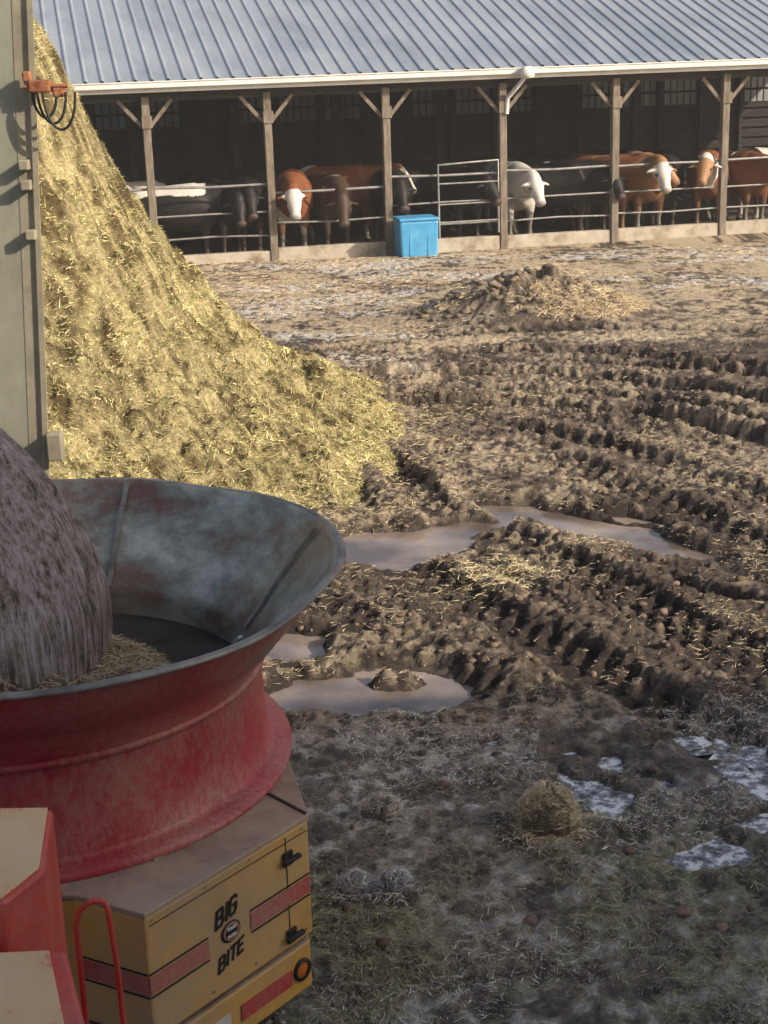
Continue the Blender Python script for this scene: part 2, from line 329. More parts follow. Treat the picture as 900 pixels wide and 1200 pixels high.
def clods(name,px,py,r,colbase,var=.35,parent=None,sq=.6):
    n=len(px);z=ground(px,py)[0]
    nz=1+.5*(RNG.random((n,len(IV),1))-.5)
    sc=np.stack([r*(.7+.6*RNG.random(n)),r*(.7+.6*RNG.random(n)),r*sq*(.7+.6*RNG.random(n))],-1)[:,None,:]
    V=IV[None]*nz*sc+np.stack([px,py,z],-1)[:,None,:]
    F=(IF[None]+(np.arange(n)*len(IV))[:,None,None]).reshape(-1,3)
    c=np.repeat(tint(n,colbase,var),len(IV),0)
    return np_obj(name,V.reshape(-1,3),F,M_clod,c,smooth=True,parent=parent)
n=15000;px=-1.5+7*RNG.random(n);py=6.0+14.8*RNG.random(n);g=ground(px,py);k=(g[0]>-.02)&(RNG.random(n)<(.18+.7*g[2]*sst(8.5,10,py)));px=px[k];py=py[k]
clods('mud_clods',px,py,.006+.026*RNG.random(len(px))**4+.0006*py,(.18,.13,.095),.45)
# ------------------------------------------------------------------ hay pile
PC=(-6.0,16.5)
def pileh(x,y):
    dx=x-PC[0];dy=y-PC[1];r=np.hypot(dx,dy);a=np.arctan2(dy,dx)
    r=r+.5*(fbm(np.cos(a)*2+5,np.sin(a)*2+5,3,91)-.5)+.35*(fbm(x*.9,y*.9,3,92)-.5)
    h=np.interp(r,[0,1,1.7,2.3,2.6,2.85,3.1,3.5,4,4.4,5,5.6,6.4,7],[5.8,5.6,5.3,4.75,4.3,3.7,2.95,2.2,1.52,1.05,.58,.28,.0,-.3])
    h=h+(.34*(fbm(x*1.3,y*1.3,3,93)-.5)+.34*np.abs(fbm(x*3.0,y*3.0,4,94)-.5)+.26*(fbm(x*6,y*6,4,95)-.5)+.16*(fbm(x*13,y*13,2,99)-.5))*sst(6.7,5.2,r)
    return h
ys2=np.arange(9.9,22.5,.038);xs2=np.arange(-11.5,1.0,.038);X,Y=np.meshgrid(xs2,ys2);x=X.ravel();y=Y.ravel();h=pileh(x,y)
f=fbm(x*2.2,y*2.2,4,96)[:,None];f3=fbm(x*9,y*9,3,97)[:,None];kk=sst(.3,.65,f3)
col=np.array([[.16,.115,.05]])*(1-kk)+np.array([[.66,.545,.28]])*kk;col=col*(.65+.7*f)
nx,ny=len(xs2),len(ys2);idx=np.arange(nx*ny).reshape(ny,nx)
F=np.stack([idx[:-1,:-1],idx[:-1,1:],idx[1:,1:],idx[1:,:-1]],-1).reshape(-1,4);F=F[(h[F]>-.12).any(1)]
pile=empty('hay_pile')
np_obj('pile_body',np.stack([x,y,h],-1),F,M_hay,col,parent=pile)
n=230000;px=-9+9.5*RNG.random(n);py=10.4+8.5*RNG.random(n);h=pileh(px,py);k=h>.0;px,py,h=px[k],py[k],h[k]
e=.04;nr=np.stack([-(pileh(px+e,py)-h)/e,-(pileh(px,py+e)-h)/e,np.ones(len(px))],-1)
steep=np.linalg.norm(nr,axis=1);nr/=steep[:,None]
c=tint(len(px),(.62,.52,.27),.7)*(.45+1.05*fbm(px*2.5,py*2.5,3,98))[:,None];g_=RNG.random(len(px))<.35;c[g_]*=np.array([.62,.74,.52])
blades('pile_strands',np.stack([px,py,h+.01],-1),nr,.075,.009,c,up=.9,parent=pile)
n=5000;a=RNG.random(n)*1.9-1.5;rr=5.9+1.1*RNG.random(n)**1.3;px=PC[0]+rr*np.cos(a);py=PC[1]+rr*np.sin(a);z=np.maximum(ground(px,py)[0],pileh(px,py))
blades('pile_spill',np.stack([px,py,z+.01],-1),None,.08,.008,tint(n,(.56,.47,.26),.5),up=.4,parent=pile)
# straw on the bedding mound
mound=empty('straw_heap')
n=9000;a=RNG.random(n)*6.283;r=np.sqrt(RNG.random(n));px=2.5+1.6*r*np.cos(a);py=23.3+1.2*r*np.sin(a)
k=RNG.random(n)<sst(.42,.58,fbm(px*1.5,py*1.5,3,86)+.14*(px-2.3));px,py=px[k],py[k];z=ground(px,py)[0]
blades('heap_strands',np.stack([px,py,z+.02],-1),None,.2,.011,tint(len(px),(.64,.52,.34),.35),up=.6,parent=mound)
clods('heap_clods',2.1+1.4*RNG.normal(size=260)*.6,23.3+.6*RNG.normal(size=260),.03+.05*RNG.random(260),(.19,.15,.11),parent=mound)
# hay clumps
def clump(name,cx,cy,r,hgt,n,base,body):
    e=empty(name);z0=float(ground(np.array([cx]),np.array([cy]))[0][0])
    V=IV.copy();nz=1+.4*(RNG.random((len(V),1))-.5);V=V*nz*np.array([[r,r*.85,hgt]])+np.array([[cx,cy,z0+hgt*.2]])
    np_obj('clump_body',V,IF,M_hay,np.repeat(np.array([body]),len(V),0),parent=e)
    d=RNG.normal(size=(n,3));d/=np.linalg.norm(d,axis=1)[:,None];d[:,2]=np.abs(d[:,2])
    lump=.85+.5*fbm(d[:,0]*3+5,d[:,1]*3+d[:,2]*2,3,120)[:,None]-.1
    P=d*np.array([[r,r*.85,hgt]])*lump*(.85+.25*RNG.random((n,1)))+np.array([[cx,cy,z0+hgt*.2]])
    blades('clump_strands',P,d,.07,.0035,tint(n,base,.5),up=.8,parent=e)
    m=n//3;a=RNG.random(m)*6.28;rr=r*(1+.9*RNG.random(m)**2);qx=cx+rr*np.cos(a);qy=cy+rr*np.sin(a);z=ground(qx,qy)[0]
    blades('fallen_strands',np.stack([qx,qy,z+.01],-1),None,.06,.0035,tint(m,base,.5),up=.5,parent=e)
clump('hay_clump',.82,7.35,.15,.20,4000,(.68,.60,.42),(.28,.24,.16))
clump('frosted_clod',-.07,7.55,.11,.10,900,(.68,.64,.58),(.3,.27,.22))
clump('frosted_clod',-.2,6.75,.085,.085,400,(.78,.79,.81),(.56,.56,.56))
clump('frosted_clod',.0,6.75,.075,.08,400,(.76,.77,.79),(.5,.5,.5))
n=1500;P=np.stack([.92+.22*RNG.normal(size=n),11.35+.16*RNG.normal(size=n)],-1);z=ground(P[:,0],P[:,1])[0]
blades('straw_patch',np.stack([P[:,0],P[:,1],z+.01],-1),None,.09,.007,tint(n,(.68,.58,.36),.3),up=.4)
# ------------------------------------------------------------------ barn
BA=math.radians(12);barn=empty('cattle_barn',(.27,30.6,0),BA)
EZ=3.38;SL=.30;RY=8.6;X0,X1=-7.1,17
prof=[];xx=X0
while xx<X1:
    prof+=[(xx,0),(xx+.22,0),(xx+.245,.035),(xx+.275,.035)];xx+=.30
prof.append((xx,0))
V=[]
for (px_,dz) in prof:
    V+= [(px_,-.42,EZ+.12+dz),(px_,RY,EZ+.12+SL*(RY+.42)+dz),(px_,2*RY+.42,EZ+.12+dz)]
F=[]
for i in range(len(prof)-1):
    a=i*3;F+=[(a,a+3,a+4,a+1),(a+1,a+4,a+5,a+2)]
py_obj('roof',V,F,M_roof,barn)
V=[(X0,-.38,EZ+.08),(X1,-.38,EZ+.08),(X1,RY,EZ+.08+SL*(RY+.38)),(X0,RY,EZ+.08+SL*(RY+.38)),(X1,2*RY,EZ+.08),(X0,2*RY,EZ+.08)]
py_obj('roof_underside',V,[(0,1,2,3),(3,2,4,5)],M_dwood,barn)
box('gutter',((X0+X1)/2,-.47,EZ+.06),(X1-X0,.11,.12),M_white,barn,.015)
box('gutter_lip',((X0+X1)/2,-.535,EZ+.112),(X1-X0,.02,.02),M_white,barn)
box('fascia',((X0+X1)/2,-.385,EZ-.02),(X1-X0,.035,.12),M_white,barn)
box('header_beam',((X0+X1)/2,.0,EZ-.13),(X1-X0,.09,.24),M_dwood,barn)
posts=[-6.9,-4.58,-2.3,.0,2.34,4.68,7.03,9.37,11.7,14.05,16.4]
for i,p in enumerate(posts):
    box('post',(p,-.06,1.6),(.145,.16,3.25),M_wood,barn,.01)
    box('post_cleat',(p+.01,-.155,EZ-.62),(.19,.02,.22),M_wood,barn)
    for sg in(-1,1): beam('knee_brace',(p+sg*.08,-.05,EZ-.70),(p+sg*.50,-.05,EZ-.22),.04,.07,M_wood,barn)
    box('inner_post',(p,4.8,2.2),(.18,.18,4.4),M_dwood,barn)
    beam('rafter',(p,-.3,EZ+.0),(p,RY,EZ+SL*(RY+.3)),.06,.2,M_dwood,barn)
for i in range(7): box('purlin',((X0+X1)/2,1.2*i+.6,EZ+.04+SL*(1.2*i+.98)-.06),(X1-X0,.05,.09),M_dwood,barn)
BY=10.2
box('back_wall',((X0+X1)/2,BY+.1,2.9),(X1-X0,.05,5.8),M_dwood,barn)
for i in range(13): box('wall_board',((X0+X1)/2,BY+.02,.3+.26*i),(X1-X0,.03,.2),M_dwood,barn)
for i in range(0,21):
    px_=X0+.7+i*1.16
    box('wall_stud',(px_,BY-.06,2.2),(.10,.1,4.4),M_dwood,barn)
    if i%4!=3:
        for k in range(5):
            for r in range(2): box('wall_pane',(px_+.2+k*.19,BY-.012,2.32+r*.36),(.15,.012,.30),M_pane,barn)  # pale pane colour stands in for daylight through the high wall openings
box('end_wall',(X0+.05,5,1.8),(.06,10,3.6),M_dwood,barn)
box('end_wall',(X1-.05,5,1.8),(.06,10,3.6),M_dwood,barn)
V=[(X0,.1,.07),(X1,.1,.07),(X1,BY,.07),(X0,BY,.07)];py_obj('bedding',V,[(0,1,2,3)],M_bed,barn)
for i in range(len(posts)-1):
    a,b_=posts[i]+.075,posts[i+1]-.075
    hh=.24+.05*random.random()
    box('feed_curb',((a+b_)/2,-.02+.02*random.random(),hh/2),(b_-a,.2,hh),M_conc,barn,.015)
    zz=[1.52,.98,.55] if i not in(2,) else [1.35,.75]
    for z in zz:
        pipe('feed_rail',[(a,-.02,z+random.uniform(-.02,.03)),((a+b_)/2,-.02,z+random.uniform(-.02,.02)),(b_,-.02,z+random.uniform(-.02,.03))],.027 if z>1 else .02,M_galv,barn)
for i in(3,):
    a=posts[i]+1.0
    pipe('gate_frame',[(a,-.14,.3),(a,-.14,1.72),(posts[i+1]-.12,-.14,1.76),(posts[i+1]-.12,-.14,.35)],.026,M_galv,barn)
    for z in(.6,.95,1.35): pipe('gate_bar',[(a,-.14,z),(posts[i+1]-.12,-.14,z)],.018,M_galv,barn)
pipe('downspout',[(2.62,-.52,EZ+.02),(2.62,-.56,EZ-.1),(2.5,-.3,EZ-.32),(2.42,-.16,EZ-.45),(2.40,-.16,EZ-.75)],.045,M_white,barn)
revolve('yard_lamp_cowl',[(.0,.12),(.1,.1),(.15,0),(.14,-.1),(.0,-.12)],(2.66,-.66,EZ+.03),16,[M_white],[0]*4,barn)
# ------------------------------------------------------------------ blue bin
bb=empty('blue_feed_bin',(.80,30.12,0),BA)
def taper(name,w0,w1,z0,z1,m,bev,par):
    V=[(-w0,-w0*.8,z0),(w0,-w0*.8,z0),(w0,w0*.8,z0),(-w0,w0*.8,z0),(-w1,-w1*.8,z1),(w1,-w1*.8,z1),(w1,w1*.8,z1),(-w1,w1*.8,z1)]
    return py_obj(name,V,[(0,3,2,1),(4,5,6,7),(0,1,5,4),(1,2,6,5),(2,3,7,6),(3,0,4,7)],m,par,bevel=bev)
taper('bin_body',.36,.385,.02,.74,M_blue,.04,bb);taper('bin_lid',.400,.392,.742,.80,M_blue,.02,bb)
for i in range(2): box('bin_rib',(-.18+.36*i,-.296,.38),(.05,.016,.6),M_blue,bb,.006)
# ------------------------------------------------------------------ cows
def tube(P,n=14):
    P=catm([p[:6] for p in P],4);V=[];F=[]
    for i,p in enumerate(P):
        a=P[max(0,i-1)][:3];c=P[min(len(P)-1,i+1)][:3];t=c-a;t/=np.linalg.norm(t)+1e-9
        hint=np.array([-math.sin(p[5]),math.cos(p[5]),0]);s=hint-t*hint.dot(t);s/=np.linalg.norm(s);u=np.cross(t,s)
        for k in range(n):
            w=2*math.pi*k/n;V.append(p[:3]+s*math.cos(w)*max(p[3],.004)+u*math.sin(w)*max(p[4],.004))
    m=len(P)
    for i in range(m-1):
        for k in range(n): F.append((i*n+k,i*n+(k+1)%n,(i+1)*n+(k+1)%n,(i+1)*n+k))
    F.append(tuple(range(n-1,-1,-1)));F.append(tuple((m-1)*n+k for k in range(n)))
    return V,F
def cow(s,yl,face,pollz,pitch,turn,pal,sc=1.0,seed=1):
    V=[];F=[]
    def add(T):
        o=len(V);V.extend(T[0]);F.extend([tuple(i+o for i in f) for f in T[1]])
    tr=math.radians(turn);pr=math.radians(pitch)
    trunk=[(-.90,0,1.22,.05,.08,0),(-.85,0,1.17,.19,.20,0),(-.70,0,1.10,.29,.30,0),(-.42,0,1.03,.33,.35,0),(-.1,0,.96,.39,.42,0),(.25,0,.95,.39,.45,0),(.50,0,.98,.34,.44,0),(.68,0,1.04,.26,.37,0)]
    pb=np.array([.68,0,1.06]);poll=np.array([.68+.48*math.cos(tr*.6),.48*math.sin(tr*.6),pollz])
    mid=(pb+poll)/2
    hd=np.array([math.cos(tr)*math.cos(pr),math.sin(tr)*math.cos(pr),-math.sin(pr)])
    neck=[(*mid,.185,.27,tr*.5),(*(poll-hd*.06+np.array([0,0,-.04])),.135,.18,tr*.9)]
    head=[(*(poll+hd*.04),.135,.145,tr),(*(poll+hd*.14),.145,.145,tr),(*(poll+hd*.24),.125,.13,tr),(*(poll+hd*.34),.095,.108,tr),(*(poll+hd*.42),.092,.095,tr),(*(poll+hd*.47),.105,.09,tr),(*(poll+hd*.51),.07,.06,tr)]
    add(tube(trunk+neck+head,20))
    add(tube([(.55,0,.80,.10,.14,0),(.70,0,.78,.11,.15,0),(.82,0,.86,.05,.09,0)],10))
    for sg in(-1,1):
        add(tube([(.52,sg*.17,.95,.12,.19,0),(.55,sg*.20,.68,.10,.13,0),(.57,sg*.19,.44,.066,.075,0),(.55,sg*.19,.26,.050,.053,0),(.56,sg*.19,.12,.056,.056,0),(.60,sg*.19,.02,.066,.08,0),(.60,sg*.19,0,.055,.065,0)],10))
        add(tube([(-.62,sg*.15,1.08,.15,.25,0),(-.58,sg*.20,.82,.15,.23,0),(-.60,sg*.20,.62,.10,.14,0),(-.74,sg*.19,.47,.062,.085,0),(-.72,sg*.19,.30,.050,.055,0),(-.69,sg*.19,.13,.056,.056,0),(-.65,sg*.19,.02,.066,.08,0),(-.65,sg*.19,0,.055,.065,0)],10))
        side=np.array([-math.sin(tr),math.cos(tr),0])*sg;eb=poll+hd*.06+side*.11
        add(tube([(*eb,.03,.03,tr+1.57),(*(eb+side*.08+np.array([0,0,-.01])),.07,.03,tr+1.57),(*(eb+side*.15+np.array([0,0,-.03])),.06,.026,tr+1.57),(*(eb+side*.20+np.array([0,0,-.06])),.015,.015,tr+1.57)],8))
    add(tube([(-.86,0,1.22,.035,.035,0),(-.94,0,1.08,.03,.03,0),(-.95,0,.8,.027,.027,0),(-.94,0,.55,.04,.04,0),(-.93,0,.42,.03,.03,0)],8))
    me=bpy.data.meshes.new('c');me.from_pydata([tuple(v) for v in V],[],F);me.update()
    o=bpy.data.objects.new('c',me);S.collection.objects.link(o)
    m=o.modifiers.new('r','REMESH');m.mode='VOXEL';m.voxel_size=.027;m2=o.modifiers.new('s','SMOOTH');m2.iterations=5;m2.factor=.5
    dg=bpy.context.evaluated_depsgraph_get();me2=bpy.data.meshes.new_from_object(o.evaluated_get(dg));bpy.data.objects.remove(o)
    n=len(me2.vertices);co=np.empty(n*3,dtype=np.float32);me2.vertices.foreach_get('co',co);co=co.reshape(-1,3).astype(float)
    base,sec,facec,thr,mode=pal
    c=np.repeat(np.array([base]),n,0)*(.75+.5*fbm(co[:,0]*6,co[:,2]*6+co[:,1]*4,3,seed)[:,None])
    pt=fbm(co[:,0]*1.7+seed*3.1,co[:,2]*1.7+co[:,1]*1.3,3,seed)
    if mode=='back': wm=(co[:,2]>1.20+.2*(pt-.5))&(co[:,0]<.6)
    else: wm=pt>thr
    c[wm]=sec
    rel=co-poll;al=rel@hd;lat=np.linalg.norm(rel-al[:,None]*hd[None],axis=1)
    hm=(al>.0)&(lat<.19)&(co[:,0]>.6)
    if facec is not None: c[hm]=facec
    c[(al>.45)&(lat<.17)&(co[:,0]>.6)]=np.array(facec if facec is not None else base)*.45+np.array([.08,.05,.045])
    if facec is not None: c[(co[:,2]<.35)]=np.array(facec)*.5
    dirt=sst(.9,.3,co[:,2])[:,None]*.6;c=c*(1-dirt)+np.array([[.07,.05,.035]])*dirt
    c[co[:,2]<.07]=(.03,.025,.02)
    if facec is not None:
        for sg in (-1,1):
            side=np.array([-math.sin(tr),math.cos(tr),0])*sg;ep=poll+hd*.18+side*.13
            c[np.linalg.norm(co-ep,axis=1)<.055]=base
    a=me2.attributes.new('Col','FLOAT_COLOR','POINT');cc=np.ones((n,4),dtype=np.float32);cc[:,:3]=c;a.data.foreach_set('color',cc.ravel())
    me2.materials.clear();me2.materials.append(M_cow);me2.polygons.foreach_set('use_smooth',np.full(len(me2.polygons),True))
    e=empty('cow');ca,sa=math.cos(BA),math.sin(BA)
    e.location=(.27+s*ca-yl*sa,30.6+s*sa+yl*ca,.07);e.rotation_euler=(0,0,math.radians(face)+BA);e.scale=(sc,sc,sc)
    me2.name='cow_body';link(bpy.data.objects.new('body',me2),e)
    up=np.cross(hd,np.array([-math.sin(tr),math.cos(tr),0]))
    for sg in(-1,1):
        side=np.array([-math.sin(tr),math.cos(tr),0])*sg
        for nm,pp,r in(('eye',poll+hd*.18+side*.122+up*.04,.024),('nostril',poll+hd*.495+side*.04+up*.02,.016)):
            Vv=IV*r+pp[None,:];np_obj(nm,Vv,IF,M_blk,parent=e)
BK=(.014,.012,.011);RB=(.21,.075,.034);WH=(.62,.58,.52);DB=(.055,.032,.022);TN=(.34,.18,.085);GY=(.34,.32,.30)
cow(-4.1,.75,-8,1.10,55,-20,(BK,WH,None,.95,'back'),1.05,3)
cow(-5.4,1.9,10,1.2,50,10,(BK,GY,None,.62,'p'),1.05,5)
cow(-3.1,1.15,-80,1.1,58,-10,(BK,WH,None,.95,'p'),1.05,41)
cow(-2.6,1.2,-98,1.2,55,10,(BK,WH,None,.9,'p'),1.05,6)
cow(-1.72,1.08,-100,1.12,60,8,(RB,WH,WH,.62,'p'),1.14,8)
cow(-.98,1.1,-86,1.0,62,-8,(DB,GY,None,.75,'p'),1.08,9)
cow(-.5,2.3,-30,1.25,50,-10,(RB,WH,WH,.64,'p'),1.12,12)
cow(-1.9,3.0,20,1.2,50,-10,(BK,WH,None,.9,'p'),1.1,43)
cow(.35,1.3,-95,1.15,55,5,(BK,GY,None,.9,'p'),1.1,44)
cow(1.0,2.2,175,1.1,55,10,(BK,GY,None,.9,'p'),1.1,14)
cow(1.65,1.25,-75,1.15,50,10,(BK,WH,None,.9,'p'),1.1,15)
cow(2.85,1.15,-88,1.12,56,10,(GY,WH,WH,.42,'p'),1.12,17)
cow(3.7,1.0,-22,1.14,52,-30,(BK,WH,None,.66,'p'),1.1,21)
cow(4.45,1.3,-80,1.14,52,5,(BK,WH,None,.9,'p'),1.08,47)
cow(5.0,1.25,-62,1.25,48,25,(RB,TN,None,.64,'p'),1.14,22)
cow(5.72,1.1,-98,1.22,60,12,(TN,WH,WH,.58,'p'),1.16,24)
cow(6.4,1.5,-115,1.2,55,-10,(BK,WH,None,.7,'p'),1.1,26)
cow(7.25,1.2,-112,1.25,50,-15,(RB,WH,TN,.56,'p'),1.14,29)
cow(7.95,1.2,-80,1.15,50,10,(RB,WH,WH,.62,'p'),1.1,31)
cow(4.4,3.2,10,1.25,45,10,(BK,WH,None,.9,'p'),1.08,33)
cow(-3.2,3.0,170,1.25,45,10,(BK,BK,None,.9,'p'),1.05,34)
cow(2.3,3.0,5,1.25,45,10,(BK,GY,None,.9,'p'),1.08,37)
cow(6.3,3.4,175,1.25,45,10,(BK,GY,None,.9,'p'),1.08,45)
cow(8.9,1.8,-150,1.2,50,10,(BK,WH,None,.62,'p'),1.1,39)
# ------------------------------------------------------------------ tub grinder
tg=empty('tub_grinder')
B_=(-.89,4.742);A_=(-.342,5.42);D_=(-.604,6.68);C_=(-1.161,4.884)
poly=[C_,B_,A_,D_,(-.95,7.55),(-2.3,7.6),(-2.9,6.4),(-2.75,4.95)]
def off(P,d):
    cx=sum(p[0] for p in P)/len(P);cy=sum(p[1] for p in P)/len(P)
    return [(p[0]+(p[0]-cx)*d,p[1]+(p[1]-cy)*d) for p in P]
prism('engine_housing',poly,.67,1.178,[M_ochre],tg,.012)
prism('deck_plate',off(poly,.006),1.18,1.2,[M_deck],tg,.004)
prism('lower_skirt_gap',off(poly,-.05),.6,.67,[M_dark],tg)
prism('lower_skirt',off(poly,-.012),.42,.635,[M_ochre,M_deck],tg,.012,1)
prism('chassis',off(poly,-.15),.3,.43,[M_dark],tg)
beam('deck_fold',(-.52,5.62,1.203),(A_[0]-.005,A_[1]+.005,1.203),.012,.006,M_dark,tg)
beam('deck_edge_fold',(-.52,5.62,1.203),(-.90,5.10,1.203),.010,.006,M_deck,tg)
def fstrip(name,p,q,s0,s1,z0,z1,out,th,m,bev=0):
    p=Vector((*p,0));q=Vector((*q,0));d=(q-p);L_=d.length;d.normalize();nn=Vector((d.y,-d.x,0))
    c=p+d*(L_*(s0+s1)/2)+nn*(out+th/2)+Vector((0,0,(z0+z1)/2))
    R=Matrix((d,nn,Vector((0,0,1)))).transposed()
    return box(name,c,(L_*(s1-s0),th,z1-z0),m,tg,bev,R)
for (p,q,a,b_) in((B_,A_,.0,.34),(B_,A_,.60,.99),(C_,B_,.02,.998)):
    fstrip('stripe',p,q,a,b_,.865,.935,.002,.003,M_stripe)
    fstrip('stripe_edge',p,q,a,b_,.850,.856,.002,.003,M_blk);fstrip('stripe_edge',p,q,a,b_,.944,.950,.002,.003,M_blk)
lp=off(poly,-.012);C2,B2,A2=lp[0],lp[1],lp[2]
fstrip('skirt_stripe',B2,A2,.52,.86,.49,.56,.002,.004,M_stripe);fstrip('skirt_plate',B2,A2,.30,.45,.47,.56,.002,.004,M_white)
fstrip('panel_seam',B_,A_,.845,.849,.69,1.16,.001,.002,M_dark);fstrip('panel_seam',B_,A_,.02,.99,1.135,1.138,.001,.002,M_dark)
for z in(1.07,.73):
    fstrip('latch_base',B_,A_,.82,.88,z-.03,z+.03,.003,.010,M_blk,.003)
    fstrip('latch_grip',B_,A_,.80,.91,z-.009,z+.009,.014,.022,M_blk,.005)
for s_ in (.04,.35,.62,.96):
    for z in (.71,1.155): 
        fstrip('rivet',B_,A_,s_-.006,s_+.006,z-.006,z+.006,.001,.004,M_deck,.002)
d=Vector((A_[0]-B_[0],A_[1]-B_[1],0)).normalized();nn=Vector((d.y,-d.x,0))
def facept(s,z,out,P0=B_,P1=A_):
    return Vector((P0[0]+(P1[0]-P0[0])*s,P0[1]+(P1[1]-P0[1])*s,z))+nn*out
RZ=Matrix((d,Vector((0,0,1)),nn)).transposed()
revolve('reflector_ring',[(.035,-.01),(.048,-.01),(.048,.012),(.035,.012)],facept(.93,.53,.0,B2,A2),24,[M_blk],[0]*3,tg,RZ)
revolve('reflector_lens',[(.0005,.012),(.02,.011),(.036,.004)],facept(.93,.53,.0,B2,A2),24,[M_amber],[0]*2,tg,RZ)
LET={'B':[((0,0),(0,1)),((0,1),(.5,1)),((.5,1),(.62,.88)),((.62,.88),(.62,.64)),((.62,.64),(.48,.52)),((0,.52),(.48,.52)),((.48,.52),(.68,.38)),((.68,.38),(.68,.14)),((.68,.14),(.54,0)),((.54,0),(0,0))],
 'I':[((.1,0),(.1,1))],'G':[((.66,.85),(.5,1)),((.5,1),(.14,1)),((.14,1),(0,.84)),((0,.84),(0,.16)),((0,.16),(.14,0)),((.14,0),(.52,0)),((.52,0),(.66,.16)),((.66,.16),(.66,.48)),((.66,.48),(.36,.48))],
 'T':[((0,1),(.7,1)),((.35,0),(.35,1))],'E':[((0,0),(0,1)),((0,1),(.6,1)),((0,.52),(.5,.52)),((0,0),(.6,0))]}
WD={'B':.98,'I':.42,'G':.98,'T':.98,'E':.85}
def word(w,s,z,size,slope):
    tot=sum(WD[c] for c in w)*size;xo=-tot/2;o0=facept(s,z,.0)
    for ch in w:
        for (a0,a1) in LET[ch]:
            P=[]
            for (u,v) in (a0,a1):
                uu=xo+(u+.22*v)*size;vv=v*size*1.25+slope*uu
                P.append(o0+d*uu+Vector((0,0,vv)))
            e_=(P[1]-P[0]).normalized()*size*.085
            k=.003+.0004*random.random()
            dd=(P[1]-P[0]).normalized();R=Matrix((dd,nn,dd.cross(nn))).transposed()
            box('decal_letter',(P[0]+P[1])/2+nn*k,((P[1]-P[0]).length+2*e_.length,.002,size*.24),M_blk,tg,0,R)
        xo+=WD[ch]*size
word('BIG',.46,.975,.052,.25);word('BITE',.47,.790,.044,.25)
revolve('decal_mouth',[(.0005,.005),(.05,.004),(.052,.002)],facept(.475,.915,.001),24,[M_blk],[0]*2,tg,RZ@Matrix.Diagonal((1,.85,1)))
revolve('decal_lips',[(.034,.006),(.042,.0065),(.043,.005)],facept(.475,.915,.001),24,[M_stripe],[0]*2,tg,RZ@Matrix.Diagonal((1,.85,1)))
for i in range(6): 
    for k in(-1,1): box('decal_tooth',facept(.453+.009*i,.915+k*.016,.0075),(.006,.006,.010),M_white,tg,0,Matrix.Rotation(math.atan2(d.y,d.x),3,'Z'))
for (wx,wy) in((-.72,5.75),(-.9,6.75),(-2.5,5.75)):
    R=Matrix.Rotation(math.radians(90),3,'Y')
    revolve('tyre',[(.19,-.12),(.30,-.13),(.345,-.10),(.36,-.04),(.36,.04),(.345,.10),(.30,.13),(.19,.12)],(wx,wy,.36),32,[M_blk],[0]*7,tg,R)
    revolve('wheel_rim',[(.001,-.03),(.1,-.03),(.15,.02),(.19,.11),(.19,-.11)],(wx,wy,.36),24,[M_ochre],[0]*4,tg,R)
TC=(-1.53,6.01,0)
prof=[(1.10,1.203),(1.10,1.228),(1.03,1.232),(1.0,1.26),(.985,1.62),(1.0,1.66),(1.09,1.76),(1.125,1.81),(1.133,1.812),(1.22,1.92),(1.285,2.0),(1.325,2.045),(1.35,2.05),(1.362,2.06),(1.35,2.072),(1.325,2.07),(1.31,2.05),(1.18,1.90),(1.06,1.75),(.965,1.64),(.955,1.60),(.95,1.42)]
mi=[0]*11+[1]*4+[2]*6
V=[];F=[];M=[];n=160;m=len(prof)
for i in range(n):
    a=2*math.pi*i/n
    for r,z in prof:
        k=max(0,(z-1.6)/.45);dz=.012*math.sin(a*3+1)*k+.006*math.sin(a*11)*k;dr=1+(.008*math.sin(a*5)+.004*math.sin(a*13+2))*k
        V.append((TC[0]+r*dr*math.cos(a),TC[1]+r*dr*math.sin(a),z+dz))
for i in range(n):
    j=(i+1)%n
    for k in range(m-1): F.append((i*m+k,j*m+k,j*m+k+1,i*m+k+1));M.append(mi[k])
py_obj('tub',V,F,[M_red,M_rim,M_inner],tg,smooth=True,mi=M)
revolve('tub_floor',[(.001,1.50),(.952,1.50)],TC,64,[M_dark],[0],tg)
revolve('tub_hoop',[(.987,1.615),(1.004,1.618),(1.006,1.64),(.99,1.645)],TC,96,[M_red],[0]*3,tg)
for a in(78,20,140,200,320,260):
    a=math.radians(a);u=Vector((math.cos(a),math.sin(a),0))
    p=[Vector(TC)+u*r+Vector((0,0,z)) for r,z in((.955,1.64),(1.05,1.752),(1.17,1.905),(1.300,2.055))]
    for i in range(3): beam('tub_seam_strap',p[i],p[i+1],.022,.010,M_rim,tg)
ra=np.linspace(0,1,26);aa=np.linspace(0,2*math.pi,90,endpoint=False);R_,A2_=np.meshgrid(ra,aa)
def hayz(px,py,r): return 1.49+.26*(1-r**2)*(.4+1.2*fbm(px*4,py*4,3,101))+.12*(px<-1.3)*(1-r)
hx=TC[0]-.12+.80*R_*np.cos(A2_);hy=TC[1]-.12+.80*R_*np.sin(A2_);hz=hayz(hx,hy,R_)+.05*(fbm(hx*14,hy*14,2,102)-.5)*(1-R_)
V=np.stack([hx,hy,hz],-1).reshape(-1,3);idx=np.arange(V.shape[0]).reshape(90,26);idn=np.roll(idx,-1,0)
F=np.stack([idx[:,:-1],idx[:,1:],idn[:,1:],idn[:,:-1]],-1).reshape(-1,4)
lh=empty('loose_hay');np_obj('hay_bed',V,F,M_hay,np.repeat(np.array([[.28,.22,.14]]),len(V),0),parent=lh)
n=14000;a=RNG.random(n)*6.283;r=np.sqrt(RNG.random(n));px=TC[0]-.12+.80*r*np.cos(a);py=TC[1]-.12+.80*r*np.sin(a)
